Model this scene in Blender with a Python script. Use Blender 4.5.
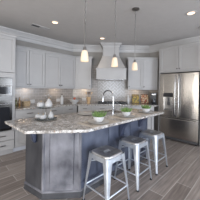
import bpy, bmesh, math, random
from mathutils import Vector, Matrix
R = math.radians
PI = math.pi
S2 = math.sqrt(2)
random.seed(7)
for o in list(bpy.data.objects): bpy.data.objects.remove(o)
scene = bpy.context.scene
COL = scene.collection

# ------------------------------------------------------------------ camera
cd = bpy.data.cameras.new('camera'); cam = bpy.data.objects.new('camera', cd); COL.objects.link(cam)
cd.sensor_width = 36; cd.lens = 156 / 200 * 36; cd.shift_y = -0.0575; cd.clip_start = .05
cam.matrix_world = (Matrix.Translation((0, 0, 1.36)) @ Matrix.Rotation(R(-45), 4, 'Z')
                    @ Matrix.Rotation(R(90), 4, 'X') @ Matrix.Rotation(R(0.9), 4, 'Z'))
scene.camera = cam
# ------------------------------------------------------------------ world, lights, exposure
w = bpy.data.worlds.new('world'); scene.world = w; w.use_nodes = True
w.node_tree.nodes['Background'].inputs[0].default_value = (0.88, 0.93, 1.0, 1)
w.node_tree.nodes['Background'].inputs[1].default_value = 0.75
scene.view_settings.view_transform = 'Standard'
scene.view_settings.look = 'None'
scene.view_settings.exposure = 0.92
scene.view_settings.gamma = 1
scene.view_settings.use_curve_mapping = False

def area(name, loc, target, sx, sy, power, color):
    l = bpy.data.lights.new(name, 'AREA'); l.shape = 'RECTANGLE'; l.size = sx; l.size_y = sy
    l.energy = power; l.color = color
    o = bpy.data.objects.new(name, l); COL.objects.link(o); o.location = loc
    d = Vector(target) - Vector(loc)
    o.rotation_euler = d.to_track_quat('-Z', 'Y').to_euler()
    return o
area('window_daylight_rear', (-3.6, 1.0, 1.2), (2, 1.6, 1.1), 5.2, 2.3, 165, (1.0, 0.95, 0.88))  # added fill light outside the invented rear openings
area('window_daylight_side', (-1.6, -3.6, 1.25), (-.4, 2.0, 1.1), 2.4, 2.3, 150, (0.80, 0.88, 1.0))  # added cool fill, kept apart from the next so the microwave reflects dark
area('window_daylight_side', (3.5, -3.6, 1.25), (2.4, 2.0, 1.1), 1.9, 2.3, 110, (0.80, 0.88, 1.0))  # second added cool fill, beyond the gap

# ------------------------------------------------------------------ materials
def mat(name, col, rough=.5, metal=0, **kw):
    m = bpy.data.materials.new(name); m.use_nodes = True
    b = m.node_tree.nodes['Principled BSDF']
    b.inputs['Base Color'].default_value = (*col, 1)
    b.inputs['Roughness'].default_value = rough
    b.inputs['Metallic'].default_value = metal
    for k, v in kw.items(): b.inputs[k].default_value = v
    return m
def noisy(name, c1, c2, scale=5, stretch=(1, 1, 1), rough=.5, metal=0, detail=4, bump=0, lo=.35, hi=.65, rr=None, **kw):
    m = mat(name, c1, rough, metal, **kw); nt = m.node_tree; N = nt.nodes; L = nt.links
    tc = N.new('ShaderNodeTexCoord'); mp = N.new('ShaderNodeMapping'); mp.inputs['Scale'].default_value = stretch
    nz = N.new('ShaderNodeTexNoise'); nz.inputs['Scale'].default_value = scale; nz.inputs['Detail'].default_value = detail
    cr = N.new('ShaderNodeValToRGB'); cr.color_ramp.elements[0].position = lo; cr.color_ramp.elements[1].position = hi
    cr.color_ramp.elements[0].color = (*c1, 1); cr.color_ramp.elements[1].color = (*c2, 1)
    L.new(tc.outputs['Object'], mp.inputs[0]); L.new(mp.outputs[0], nz.inputs['Vector'])
    L.new(nz.outputs[0], cr.inputs[0]); b = N['Principled BSDF']; L.new(cr.outputs[0], b.inputs['Base Color'])
    if bump:
        bp = N.new('ShaderNodeBump'); bp.inputs['Strength'].default_value = bump; bp.inputs['Distance'].default_value = .004
        L.new(nz.outputs[0], bp.inputs['Height']); L.new(bp.outputs[0], b.inputs['Normal'])
    if rr:
        mr = N.new('ShaderNodeMapRange'); mr.inputs[3].default_value = rr[0]; mr.inputs[4].default_value = rr[1]
        L.new(nz.outputs[0], mr.inputs[0]); L.new(mr.outputs[0], b.inputs['Roughness'])
    return m

M = {}
M['white'] = noisy('white_paint', (.345, .336, .332), (.365, .356, .352), 3, rough=.42)
M['trimwhite'] = noisy('trim_paint', (.40, .392, .388), (.43, .42, .415), 3, rough=.45)
M['ceil'] = noisy('ceiling_paint', (.47, .452, .44), (.49, .472, .46), 8, rough=.9)
M['wall'] = noisy('greige_wall_paint', (.26, .245, .228), (.285, .27, .25), 6, rough=.85)
M['steel'] = noisy('brushed_steel', (.50, .49, .48), (.60, .59, .575), 12, (25, 25, .25), rough=.24, metal=1, rr=(.18, .32))
def brushed():
    m = mat('brushed_steel', (.40, .375, .35), .24, 1); nt = m.node_tree; N = nt.nodes; L = nt.links
    tc = N.new('ShaderNodeTexCoord'); mp = N.new('ShaderNodeMapping'); mp.inputs['Scale'].default_value = (1.5, 1.5, 700)
    nz = N.new('ShaderNodeTexNoise'); nz.inputs['Scale'].default_value = 1; nz.inputs['Detail'].default_value = 1
    bp = N.new('ShaderNodeBump'); bp.inputs['Strength'].default_value = .03; bp.inputs['Distance'].default_value = .0006
    L.new(tc.outputs['Object'], mp.inputs[0]); L.new(mp.outputs[0], nz.inputs['Vector']); L.new(nz.outputs[0], bp.inputs['Height'])
    L.new(bp.outputs[0], N['Principled BSDF'].inputs['Normal']); return m
M['steel'] = brushed()
M['ovensteel'] = mat('oven_panel_steel', (.20, .195, .19), .42, 1)
M['steelapp'] = mat('oven_steel', (.12, .115, .11), .25, 1)
M['steelh'] = mat('satin_steel', (.50, .495, .49), .25, 1)
M['chrome'] = mat('chrome', (.42, .43, .45), .25, 1)
M['nickel'] = mat('dark_nickel', (.12, .115, .11), .35, .9)
M['pendmetal'] = mat('brushed_nickel', (.30, .29, .28), .3, 1)
M['black'] = mat('black_enamel', (.015, .015, .017), .3)
M['blackglass'] = mat('black_glass', (.02, .021, .025), .08, 0)
M['rubber'] = mat('rubber', (.03, .03, .035), .7)
M['stool'] = noisy('galvanised_steel', (.50, .54, .60), (.62, .66, .72), 9, (1, 1, 1), rough=.34, metal=.85, rr=(.28, .45))
M['stoolseat'] = noisy('worn_seat_steel', (.30, .29, .29), (.52, .52, .54), 14, (1, 1, 1), rough=.4, metal=.8)
M['ceramic'] = mat('white_ceramic', (.52, .52, .52), .35)
M['gourd'] = mat('white_gourd', (.38, .38, .385), .6)
M['plasticwhite'] = mat('white_plastic', (.55, .54, .52), .4)
M['greydark'] = mat('dark_grey', (.07, .07, .075), .5)
M['toe'] = mat('toe_kick', (.45, .46, .5), .6)
M['woodlight'] = noisy('light_wood', (.45, .29, .15), (.60, .42, .25), 20, (1, 1, .1), rough=.6)
M['wicker'] = noisy('wicker', (.36, .25, .14), (.55, .42, .27), 60, rough=.8, bump=.5)
M['brown'] = mat('dark_brown', (.09, .05, .03), .5)
M['red'] = noisy('apple_red', (.40, .04, .03), (.50, .14, .05), 9, rough=.35)
M['orange'] = noisy('apple_orange', (.62, .22, .05), (.55, .35, .1), 9, rough=.4)
M['oil'] = mat('oil_green', (.10, .10, .03), .15)
M['amber'] = mat('amber', (.30, .16, .05), .2)
M['leaf'] = noisy('succulent_leaf', (.05, .11, .03), (.20, .31, .09), 20, rough=.5)
M['soil'] = mat('moss', (.05, .07, .02), .9)
M['mat_'] = noisy('linen', (.40, .36, .32), (.50, .46, .42), 90, rough=.9)
M['plate'] = mat('plate_glaze', (.47, .46, .45), .4)
M['navy'] = noisy('stained_dark', (.020, .026, .050), (.05, .06, .10), 8, (1, 1, .3), rough=.35)
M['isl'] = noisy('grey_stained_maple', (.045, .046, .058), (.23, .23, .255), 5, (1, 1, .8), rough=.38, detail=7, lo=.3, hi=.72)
M['islb'] = noisy('stained_seating_side', (.036, .043, .070), (.10, .115, .16), 5, (1, 1, .8), rough=.38, detail=7, lo=.3, hi=.72)  # same stain, darker and bluer: cool daylight put into the colour
M['isld'] = noisy('grey_stained_side', (.022, .023, .028), (.062, .063, .070), 6, (1, 1, .45), rough=.38, detail=7, lo=.3, hi=.72)  # same stain, darkened: shade of the end face put into the colour

def glassmat(name, col, rough=.02, ior=1.45):
    return mat(name, col, rough, 0, **{'Transmission Weight': 1.0, 'IOR': ior})
M['glass'] = glassmat('clear_glass', (.80, .93, .92))

def shade_mat():
    m = mat('frosted_glass_shade', (.62, .52, .40), .5)
    b = m.node_tree.nodes['Principled BSDF']
    b.inputs['Emission Color'].default_value = (1.0, .70, .46, 1); b.inputs['Emission Strength'].default_value = .16
    return m
M['shade'] = shade_mat()
def emis(name, col, s):
    m = mat(name, (0.8, .8, .8), .5); b = m.node_tree.nodes['Principled BSDF']
    b.inputs['Emission Color'].default_value = (*col, 1); b.inputs['Emission Strength'].default_value = s
    return m
M['bulb'] = emis('lit_bulb', (1, .78, .52), 1.4)
M['lens'] = emis('lit_lens', (1, .66, .40), 1.0)
M['display'] = emis('display_blue', (.5, .6, .9), .5)

def granite():
    m = mat('speckled_granite', (.5, .5, .5), .12); nt = m.node_tree; N = nt.nodes; L = nt.links; b = N['Principled BSDF']
    tc = N.new('ShaderNodeTexCoord')
    def nz(s, d): 
        n = N.new('ShaderNodeTexNoise'); n.inputs['Scale'].default_value = s; n.inputs['Detail'].default_value = d
        n.inputs['Roughness'].default_value = .65
        L.new(tc.outputs['Object'], n.inputs['Vector']); return n
    def ramp(src, stops):
        r = N.new('ShaderNodeValToRGB'); e = r.color_ramp.elements
        while len(e) > 1: e.remove(e[-1])
        e[0].position, e[0].color = stops[0][0], (*stops[0][1], 1)
        for p, c in stops[1:]:
            k = e.new(p); k.color = (*c, 1)
        L.new(src, r.inputs[0]); return r
    a = ramp(nz(20, 8).outputs[0], [(.34, (.20, .185, .17)), (.46, (.36, .335, .31)), (.56, (.52, .50, .475)), (.68, (.78, .77, .76))])
    s = ramp(nz(55, 3).outputs[0], [(.36, (0, 0, 0)), (.46, (1, 1, 1))])
    s2 = ramp(nz(26, 3).outputs[0], [(.60, (0, 0, 0)), (.68, (1, 1, 1))])
    m1 = N.new('ShaderNodeMixRGB'); m1.inputs[1].default_value = (.07, .07, .08, 1); L.new(s.outputs[0], m1.inputs[0]); L.new(a.outputs[0], m1.inputs[2])
    m2 = N.new('ShaderNodeMixRGB'); m2.inputs[2].default_value = (.26, .17, .12, 1); L.new(s2.outputs[0], m2.inputs[0]); L.new(m1.outputs[0], m2.inputs[1])
    L.new(m2.outputs[0], b.inputs['Base Color'])
    return m
M['granite'] = granite()

def brickmat(name, c1, c2, cm, bw, bh, mort, plane, rough, noise=None, bump=.3):
    m = mat(name, c1, rough); nt = m.node_tree; N = nt.nodes; L = nt.links; b = N['Principled BSDF']
    tc = N.new('ShaderNodeTexCoord'); sp = N.new('ShaderNodeSeparateXYZ'); cb = N.new('ShaderNodeCombineXYZ')
    L.new(tc.outputs['Object'], sp.inputs[0]); L.new(sp.outputs['X'], cb.inputs[0]); L.new(sp.outputs[plane], cb.inputs[1])
    br = N.new('ShaderNodeTexBrick'); br.inputs['Scale'].default_value = 1
    br.inputs['Brick Width'].default_value = bw; br.inputs['Row Height'].default_value = bh
    br.inputs['Mortar Size'].default_value = mort; br.inputs['Mortar Smooth'].default_value = .2
    br.inputs['Color1'].default_value = (*c1, 1); br.inputs['Color2'].default_value = (*c2, 1); br.inputs['Mortar'].default_value = (*cm, 1)
    br.offset = .5 if plane == 'Z' else .37
    L.new(cb.outputs[0], br.inputs['Vector'])
    out = br.outputs['Color']
    if noise:
        mp = N.new('ShaderNodeMapping'); mp.inputs['Scale'].default_value = noise
        nz = N.new('ShaderNodeTexNoise'); nz.inputs['Scale'].default_value = 4; nz.inputs['Detail'].default_value = 6
        L.new(tc.outputs['Object'], mp.inputs[0]); L.new(mp.outputs[0], nz.inputs['Vector'])
        mr = N.new('ShaderNodeMapRange'); mr.inputs[1].default_value = .3; mr.inputs[2].default_value = .7
        mr.inputs[3].default_value = .72; mr.inputs[4].default_value = 1.28; L.new(nz.outputs[0], mr.inputs[0])
        mx = N.new('ShaderNodeMixRGB'); mx.blend_type = 'MULTIPLY'; mx.inputs[0].default_value = 1
        L.new(out, mx.inputs[1]); L.new(mr.outputs[0], mx.inputs[2]); out = mx.outputs[0]
    L.new(out, b.inputs['Base Color'])
    bp = N.new('ShaderNodeBump'); bp.inputs['Strength'].default_value = bump; bp.inputs['Distance'].default_value = .002; bp.invert = True
    L.new(br.outputs['Fac'], bp.inputs['Height']); L.new(bp.outputs[0], b.inputs['Normal'])
    return m
M['floor'] = brickmat('plank_floor', (.205, .172, .155), (.325, .282, .257), (.47, .44, .415), 1.22, .203, .0045, 'Y', .33, (.6, 9, 1))
M['tile'] = brickmat('subway_tile', (.265, .238, .215), (.305, .275, .25), (.42, .39, .365), .152, .076, .004, 'Z', .22, None, .4)
M['tilebox'] = mat('tile_glaze', (.285, .265, .245), .22)
M['grout'] = mat('grout', (.50, .475, .45), .8)

def picmat(name, cols, scale):
    m = mat(name, cols[0], .5); nt = m.node_tree; N = nt.nodes; L = nt.links
    tc = N.new('ShaderNodeTexCoord'); v = N.new('ShaderNodeTexVoronoi'); v.inputs['Scale'].default_value = scale
    L.new(tc.outputs['Object'], v.inputs['Vector']); sp = N.new('ShaderNodeSeparateColor'); L.new(v.outputs['Color'], sp.inputs[0])
    cr = N.new('ShaderNodeValToRGB'); cr.color_ramp.interpolation = 'CONSTANT'; e = cr.color_ramp.elements
    while len(e) > 1: e.remove(e[-1])
    e[0].position = 0; e[0].color = (*cols[0], 1)
    for i, c in enumerate(cols[1:]):
        k = e.new((i + 1) / len(cols)); k.color = (*c, 1)
    L.new(sp.outputs[0], cr.inputs[0]); L.new(cr.outputs[0], N['Principled BSDF'].inputs['Base Color'])
    return m
M['pic1'] = picmat('sunflower_print', [(.30, .21, .03), (.36, .25, .04), (.08, .09, .03), (.20, .15, .04), (.13, .07, .03)], 28)
M['pic2'] = picmat('plated_dish_print', [(.55, .42, .25), (.35, .08, .04), (.60, .50, .36), (.14, .07, .04), (.45, .22, .12)], 26)

# ------------------------------------------------------------------ mesh helpers
class MB:
    def __init__(s): s.bm = bmesh.new()
    def box(s, x0, x1, y0, y1, z0, z1):
        v = [s.bm.verts.new(p) for p in ((x0,y0,z0),(x1,y0,z0),(x1,y1,z0),(x0,y1,z0),(x0,y0,z1),(x1,y0,z1),(x1,y1,z1),(x0,y1,z1))]
        for f in ((0,3,2,1),(4,5,6,7),(0,1,5,4),(1,2,6,5),(2,3,7,6),(3,0,4,7)): s.bm.faces.new([v[i] for i in f])
        return s
    def prism(s, pts, z0, z1):
        a = [s.bm.verts.new((x, y, z0)) for x, y in pts]; b = [s.bm.verts.new((x, y, z1)) for x, y in pts]
        n = len(pts); s.bm.faces.new(a[::-1]); s.bm.faces.new(b)
        for i in range(n): s.bm.faces.new((a[i], a[(i+1) % n], b[(i+1) % n], b[i]))
        return s
    def loft(s, rings, cap=True):
        V = [[s.bm.verts.new(p) for p in r] for r in rings]; n = len(V[0])
        for i in range(len(V) - 1):
            for j in range(n): s.bm.faces.new((V[i][j], V[i][(j+1) % n], V[i+1][(j+1) % n], V[i+1][j]))
        if cap: s.bm.faces.new(V[0][::-1]); s.bm.faces.new(V[-1])
        return s
    def lathe(s, prof, c=(0, 0, 0), n=24, cap=True, rib=0, k=8):
        rings = []
        for r, z in prof:
            rings.append([(c[0] + r*(1 + rib*abs(math.sin(k*a/2)))*math.cos(a), c[1] + r*(1 + rib*abs(math.sin(k*a/2)))*math.sin(a), c[2] + z)
                          for a in [2*PI*i/n for i in range(n)]])
        return s.loft(rings, cap)
    def tube(s, pts, r, n=8, closed=False, cap=True):
        pts = [Vector(p) for p in pts]; rings = []; m = len(pts); up = Vector((0, 0, 1))
        for i, p in enumerate(pts):
            if closed: t = pts[(i+1) % m] - pts[i-1]
            else: t = pts[min(i+1, m-1)] - pts[max(i-1, 0)]
            t.normalize()
            if i == 0:
                a = t.cross(up)
                if a.length < .05: a = t.cross(Vector((1, 0, 0)))
            else: a = a - t * a.dot(t)
            a.normalize(); b = t.cross(a); rr = r[i] if isinstance(r, (list, tuple)) else r
            rings.append([tuple(p + a*rr*math.cos(2*PI*j/n) + b*rr*math.sin(2*PI*j/n)) for j in range(n)])
        if closed: rings.append(rings[0]); return s.loft(rings, False)
        return s.loft(rings, cap)
    def profile(s, prof, p0, p1, m0=0, m1=0):
        """extrude an (out, z) profile from p0 to p1 in plan; out points to the right of the direction; m = mitre per out"""
        p0 = Vector((*p0, 0)); p1 = Vector((*p1, 0)); d = (p1 - p0).normalized(); o = Vector((d.y, -d.x, 0))
        A = [tuple(p0 + o*x + d*(x*m0) + Vector((0, 0, z))) for x, z in prof]
        B = [tuple(p1 + o*x - d*(x*m1) + Vector((0, 0, z))) for x, z in prof]
        return s.loft([A, B])
    def build(s, name, m, parent=None, bevel=0, smooth=False, seg=2):
        bmesh.ops.recalc_face_normals(s.bm, faces=s.bm.faces)
        me = bpy.data.meshes.new(name); s.bm.to_mesh(me); s.bm.free()
        o = bpy.data.objects.new(name, me); COL.objects.link(o); me.materials.append(m if not isinstance(m, str) else M[m])
        if smooth:
            for p in me.polygons: p.use_smooth = True
            if smooth != 'all': 
                me.set_sharp_from_angle(angle=R(40))
        if bevel:
            bv = o.modifiers.new('bevel', 'BEVEL'); bv.width = bevel; bv.segments = seg; bv.limit_method = 'ANGLE'; bv.angle_limit = R(40)
        if parent is not None: o.parent = parent
        return o
def tag(o, label, cat, group=None):
    o['label'] = label; o['category'] = cat
    if group: o['group'] = group
    return o
def empty(name, loc, rz, label, cat, group=None):
    o = bpy.data.objects.new(name, None); o.empty_display_size = .1; COL.objects.link(o)
    o.location = loc; o.rotation_euler = (0, 0, rz); return tag(o, label, cat, group)
def struct(o): o['kind'] = 'structure'; return o
def copy_tree(o, parent=None):
    c = o.copy(); COL.objects.link(c)
    if parent: c.parent = parent
    for ch in list(o.children): copy_tree(ch, c)
    return c
def dup(root, loc, rz, label, **kw):
    c = copy_tree(root); c.location = loc; c.rotation_euler = (0, 0, rz); c['label'] = label
    return c
def D(X, Z, z=0): return ((Z + X) / S2, (Z - X) / S2, z)     # a point given to the right of / ahead of the corner axis
DG = R(-45)

H = 2.71
# ------------------------------------------------------------------ room shell
struct(MB().box(-3.3, 5.3, -3.3, 4.3, -.12, 0).build('floor', 'floor'))
struct(MB().box(-3.3, 5.3, -3.3, 4.3, H, H + .12).build('ceiling', 'ceil'))
struct(MB().box(-3.3, 2.9, 4.12, 4.3, 0, H).build('wall_left', 'wall'))
struct(MB().prism([(2.88, 4.12), (4.60, 2.40), (4.78, 2.50), (2.98, 4.3)], 0, H).build('wall_back', 'wall'))
wr = MB()
wr.box(4.60, 5.2, 1.955, 2.40, 0, H); wr.box(5.06, 5.2, .905, 1.955, 0, H); wr.box(4.60, 5.2, -3.3, .905, 0, H)
wr.box(4.60, 5.06, .905, 1.955, 2.515, H)
struct(wr.build('wall_right', 'wall'))
# added unseen rear wall; invented openings admit fill light and streak the steel
rw = MB(); ops = [(-1.6, .5), (1.15, 2.35), (3.0, 3.55)]; prev = -3.3
for a, c in ops:
    rw.box(-3.3, -3.15, prev, a, 0, H); rw.box(-3.3, -3.15, a, c, 0, .04); rw.box(-3.3, -3.15, a, c, 2.4, H); prev = c
rw.box(-3.3, -3.15, prev, 4.12, 0, H)
struct(rw.build('wall_rear', 'wall'))
for k, (a, c) in enumerate(ops):
    wf = MB(); wf.box(-3.25, -3.19, a, a + .05, .04, 2.4); wf.box(-3.25, -3.19, c - .05, c, .04, 2.4); wf.box(-3.25, -3.19, a + .05, c - .05, .04, .12); wf.box(-3.25, -3.19, a + .05, c - .05, 2.35, 2.4)
    wf.box(-3.24, -3.20, a + .05, c - .05, 1.62, 1.66)
    struct(wf.build('window_%d' % (k + 1), 'trimwhite'))  # invented frames for the added rear openings

fwl = MB(); prev = -3.3  # added unseen wall, openings spaced to leave the microwave a dark reflection
for k, (a, c) in enumerate(((-2.8, -.4), (2.55, 4.45))):
    fwl.box(prev, a, -3.3, -3.15, 0, H); fwl.box(a, c, -3.3, -3.15, 0, .04); fwl.box(a, c, -3.3, -3.15, 2.4, H); prev = c
    wf = MB(); m_ = (a + c)/2
    for q in (a, m_ - .025, c - .05): wf.box(q, q + .05, -3.25, -3.19, .04, 2.4)
    wf.box(a, c, -3.24, -3.20, .04, .10); wf.box(a, c, -3.24, -3.20, 2.34, 2.4)
    struct(wf.build('window_%d' % (k + 4), 'trimwhite'))  # frames of these invented openings, out of view
fwl.box(prev, 4.6, -3.3, -3.15, 0, H)
struct(fwl.build('wall_front', 'wall'))

# crown moulding round the ceiling
CP = [(0, -.20), (.022, -.20), (.028, -.115), (.045, -.105), (.055, -.08), (.085, -.035), (.10, -.028), (.112, -.0), (0, 0)]
def crown(name, p0, p1, m0, m1, h=H, prof=CP, sc=1):
    return struct(MB().profile([(x*sc, z*sc + h) for x, z in prof], p0, p1, m0, m1).build(name, 'trimwhite'))
t8 = math.tan(R(22.5))
crown('trim_1', (-3.15, 4.12), (2.88, 4.12), 0, t8)
crown('trim_2', (2.88, 4.12), (4.60, 2.40), t8, t8)
crown('trim_3', (4.60, 2.40), (4.60, -3.3), t8, 0)
# baseboard on the right wall
struct(MB().box(4.585, 4.60, -3.3, .90, 0, .13).build('baseboard_right', 'trimwhite'))

# tiled backsplash between worktop and wall cabinets
def slab(name, loc, rz, w, z0, z1):
    o = MB().box(0, w, -.008, 0, z0, z1).build(name, 'tile'); o.location = loc; o.rotation_euler = (0, 0, rz); return struct(o)
slab('wall_left_tile', (1.035, 4.12, 0), 0, 1.835, .915, 1.40)
WX0, WX1 = -.87, 1.55
slab('wall_back_tile', D(WX0 + .02, 4.95), DG, WX1 - WX0 - .03, .915, 1.40)
slab('wall_back_upper_tile', D(-.262, 4.95), DG, 1.075, 1.40, 2.1)
slab('wall_right_tile', (4.60, 2.385, 0), R(-90), .43, .915, 1.40)
# herringbone panel behind the cooktop
HX0, HX1, HZ0, HZ1 = -.08, .80, 1.02, 1.60
hb = bmesh.new(); tw, tl = .075, .150; g = .0065
def addtile(bm, cx, cy, L_, W_, ang):
    c, s = math.cos(ang), math.sin(ang); vs = []
    for y in (-.0135, -.008):
        for a, b in ((-L_/2, -W_/2), (L_/2, -W_/2), (L_/2, W_/2), (-L_/2, W_/2)):
            vs.append(bm.verts.new((cx + a*c - b*s, y, cy + a*s + b*c)))
    for f in ((0,1,2,3),(7,6,5,4),(0,4,5,1),(1,5,6,2),(2,6,7,3),(3,7,4,0)): bm.faces.new([vs[i] for i in f])
# classic herringbone on a 45 degree grid
cxm, czm = (HX0 + HX1)/2, (HZ0 + HZ1)/2
n3 = 2
for i in range(-14, 15):
    for j in range(-8, 9):
        # horizontal tile anchored at (i + 3j.., i)
        ax, ay = (i + 2*n3*j) * tw, i * tw
        for (x, y, a) in ((ax + tl/2, ay + tw/2, 0), (ax + tl + tw/2, ay + tw - tl/2, PI/2)):
            X_ = (x - y) / S2; Y_ = (x + y) / S2
            if abs(X_) < .62 and abs(Y_) < .5: addtile(hb, cxm + X_, czm + Y_, tl - g, tw - g, a + PI/4)
for co, no in (((HX0 + .03, 0, 0), (-1, 0, 0)), ((HX1 - .03, 0, 0), (1, 0, 0)), ((0, 0, HZ0 + .03), (0, 0, -1)), ((0, 0, HZ1 - .0), (0, 0, 1))):
    bmesh.ops.bisect_plane(hb, geom=hb.verts[:] + hb.edges[:] + hb.faces[:], plane_co=co, plane_no=no, clear_outer=True)
mb = MB(); mb.bm.free(); mb.bm = hb
o = mb.build('wall_back_herringbone', 'tilebox'); o.location = D(0, 4.95); o.rotation_euler = (0, 0, DG); struct(o)
o = MB().box(HX0 + .02, HX1 - .02, -.010, -.0078, HZ0 + .02, HZ1).build('wall_back_grout', 'grout'); o.location = D(0, 4.95); o.rotation_euler = (0, 0, DG); struct(o)
fr = MB()
fr.box(HX0, HX1, -.020, -.008, HZ0, HZ0 + .026); fr.box(HX0, HX0 + .026, -.020, -.008, HZ0 + .026, HZ1); fr.box(HX1 - .026, HX1, -.020, -.008, HZ0 + .026, HZ1)
o = fr.build('trim_4', 'tilebox', bevel=.003); o.location = D(0, 4.95); o.rotation_euler = (0, 0, DG); struct(o)

# ------------------------------------------------------------------ cabinet pieces (local: x to the right, -y to the front)
def shaker(parent, x0, x1, z0, z1, name='door', y=0, m='white', fw=.060, th=.024, knob=None, pull=None, flat=False):
    b = MB(); g = .003
    x0 += g; x1 -= g; z0 += g; z1 -= g
    if flat: b.box(x0, x1, y - th, y, z0, z1)
    else:
        b.box(x0, x1, y - th*.25, y, z0, z1)
        b.box(x0, x0 + fw, y - th, y - th*.25, z0, z1); b.box(x1 - fw, x1, y - th, y - th*.25, z0, z1)
        b.box(x0 + fw, x1 - fw, y - th, y - th*.25, z0, z0 + fw); b.box(x0 + fw, x1 - fw, y - th, y - th*.25, z1 - fw, z1)
    d = b.build(name, m, parent, bevel=.0025, seg=1)
    if knob:
        k = MB(); k.tube([(knob[0], y - th, knob[1]), (knob[0], y - th - .012, knob[1]), (knob[0], y - th - .014, knob[1]), (knob[0], y - th - .028, knob[1])], [.008, .008, .018, .016], 12)
        k.build('knob', 'nickel', d, smooth=True)
    if pull:
        px, pz, L_ = pull; k = MB()
        k.tube([(px - L_/2, y - th - .028, pz), (px + L_/2, y - th - .028, pz)], (.0075), 8)
        for s in (-1, 1): k.tube([(px + s*L_*.38, y - th, pz), (px + s*L_*.38, y - th - .028, pz)], .0045, 8)
        k.build('handle', 'nickel', d, smooth=True)
    return d
CC = [(0, -.055), (.012, -.055), (.018, -.03), (.038, -.008), (.042, 0), (0, 0)]
def upper(loc, rz, w, z0, z1, doors, label, group='white wall cabinets', depth=.325, cr=True, crl=0, crr=0):
    r = empty('wall_cabinet', (loc[0], loc[1], z0), rz, label, 'cabinet', group)
    h = z1 - z0
    b = MB(); b.box(0, w, 0, depth, 0, h)
    b.build('body', 'white', r, bevel=.002, seg=1)
    if cr:
        b = MB(); b.profile([(x, z + h + .055) for x, z in CC], (-crl*0 + 0, -.0), (w, -.0), crl, crr); b.box(0, w, 0, depth, h, h + .054)
        if crl == -1: b.profile([(x, z + h + .055) for x, z in CC], (0, depth), (0, 0), 0, -1)
        if crr == -1: b.profile([(x, z + h + .055) for x, z in CC], (w, 0), (w, depth), -1, 0)
        b.build('crown_moulding', 'white', r)
    b = MB(); b.box(0, w, -.004, .02, -.03, 0); b.build('light_rail', 'white', r, bevel=.002, seg=1)
    for (a, c, side) in doors:
        kx = c - .03 if side == 'r' else a + .03
        shaker(r, a, c, .004, h - .004, knob=(kx, .06))
    return r
UV = 3.79 + .0
def uc(w_, w): return w_
upper((1.035, UV), 0, .765, 1.37, 2.24, [(0, .375, 'r'), (.375, .762, 'l')], 'white two-door wall cabinet next to the oven tower', crr=0)
upper((1.80, UV), 0, .935, 1.37, 2.24, [(.003, .44, 'r'), (.44, .93, 'l')], 'white two-door wall cabinet on the left wall farther from the oven tower', crr=t8)
upper(D(-.738, 4.615), DG, .475, 1.37, 2.24, [(.004, .47, 'r')], 'narrow white single-door wall cabinet just left of the range hood', crl=t8, crr=-1)
upper(D(.82, 4.615), DG, .88, 1.37, 2.24, [(.004, .44, 'l'), (.44, .876, 'l')], 'white wall cabinet with two doors between the range hood and the refrigerator', crl=-1)

# oven tower cabinet
tx0 = .20
r = empty('oven_tower_cabinet', (tx0, 3.50, 0), 0, 'tall white cabinet tower at the left edge, holding the microwave and wall oven', 'cabinet')
b = MB(); tw_ = .83
b.box(0, tw_, .06, .615, 0, .10)
b.box(0, .018, 0, .615, .10, 2.37); b.box(tw_ - .018, tw_, 0, .615, .10, 2.37)
for z in (.10, .475, 1.545, 2.35): b.box(.018, tw_ - .018, 0, .615, z, z + .02)
b.box(.018, tw_ - .018, .595, .615, .12, 2.35)
b.box(.018, .055, 0, .02, .495, 1.545); b.box(tw_ - .055, tw_ - .018, 0, .02, .495, 1.545)
b.build('body', 'white', r)
shaker(r, .005, tw_/2, 1.65, 2.365, knob=(tw_/2 - .03, 1.70)); shaker(r, tw_/2, tw_ - .005, 1.65, 2.365, knob=(tw_/2 + .03, 1.70))
MB().box(.005, tw_ - .005, -.018, 0, 1.548, 1.645).build('filler_panel', 'white', r, bevel=.002, seg=1)
MB().box(.0, .052, -.018, 0, .49, 1.545).build('stile', 'white', r); MB().box(tw_ - .052, tw_, -.018, 0, .49, 1.545).build('stile', 'white', r)
shaker(r, .005, tw_ - .005, .30, .485, name='drawer', flat=True, pull=(.60, .40, .13)); shaker(r, .005, tw_ - .005, .11, .298, name='drawer', flat=True, pull=(.60, .21, .13))
b = MB(); b.profile([(x*1.2, z + 2.425) for x, z in CC], (0, -.0), (tw_, -.0), 0, -1); b.profile([(x*1.2, z + 2.425) for x, z in CC], (tw_, 0), (tw_, .615), -1, 0); b.box(0, tw_, 0, .615, 2.371, 2.424)
b.build('crown_moulding', 'white', r)
# microwave and oven in the tower
def appliance(name, z0, z1, label, cat, ctrl, glassz, handz):
    a = empty(name, (tx0 + .415, 3.50, z0), 0, label, cat)
    MB().box(-.355, .355, .022, .52, .002, z1 - z0).build('body', 'greydark', a)
    MB().box(-.362, .362, -.022, -.0185, 0, z1 - z0 - .002).build('fascia', 'steelapp', a, bevel=.001, seg=1)
    d = MB().box(-.355, .355, -.046, -.022, glassz[0] - .04, glassz[1] + .03).build('door', 'steelapp', a, bevel=.003)
    MB().box(-.315, .315, -.0475, -.046, glassz[0], glassz[1]).build('glass_window', 'blackglass', d)
    hb_ = MB(); hb_.tube([(-.31, -.085, handz), (.31, -.085, handz)], .010, 10)
    for s in (-.28, .28): hb_.tube([(s, -.046, handz), (s, -.085, handz)], .007, 8)
    hb_.build('handle', 'steelh', d, smooth=True)
    c = MB().box(-.355, .355, -.034, -.022, ctrl[0], ctrl[1]).build('control_panel', 'ovensteel' if name == 'wall_oven' else 'steelapp' , a, bevel=.002)
    MB().box(-.10, .10, -.0355, -.034, ctrl[0] + .02, ctrl[1] - .02).build('display', 'blackglass', c)
    return a
appliance('microwave', 1.20, 1.542, 'built-in stainless microwave with dark window, above the wall oven', 'microwave', (.225, .335), (.025, .160), .178)
appliance('wall_oven', .497, 1.197, 'built-in stainless wall oven with large black glass door, below the microwave', 'oven', (.595, .69), (.05, .47), .535)

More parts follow.
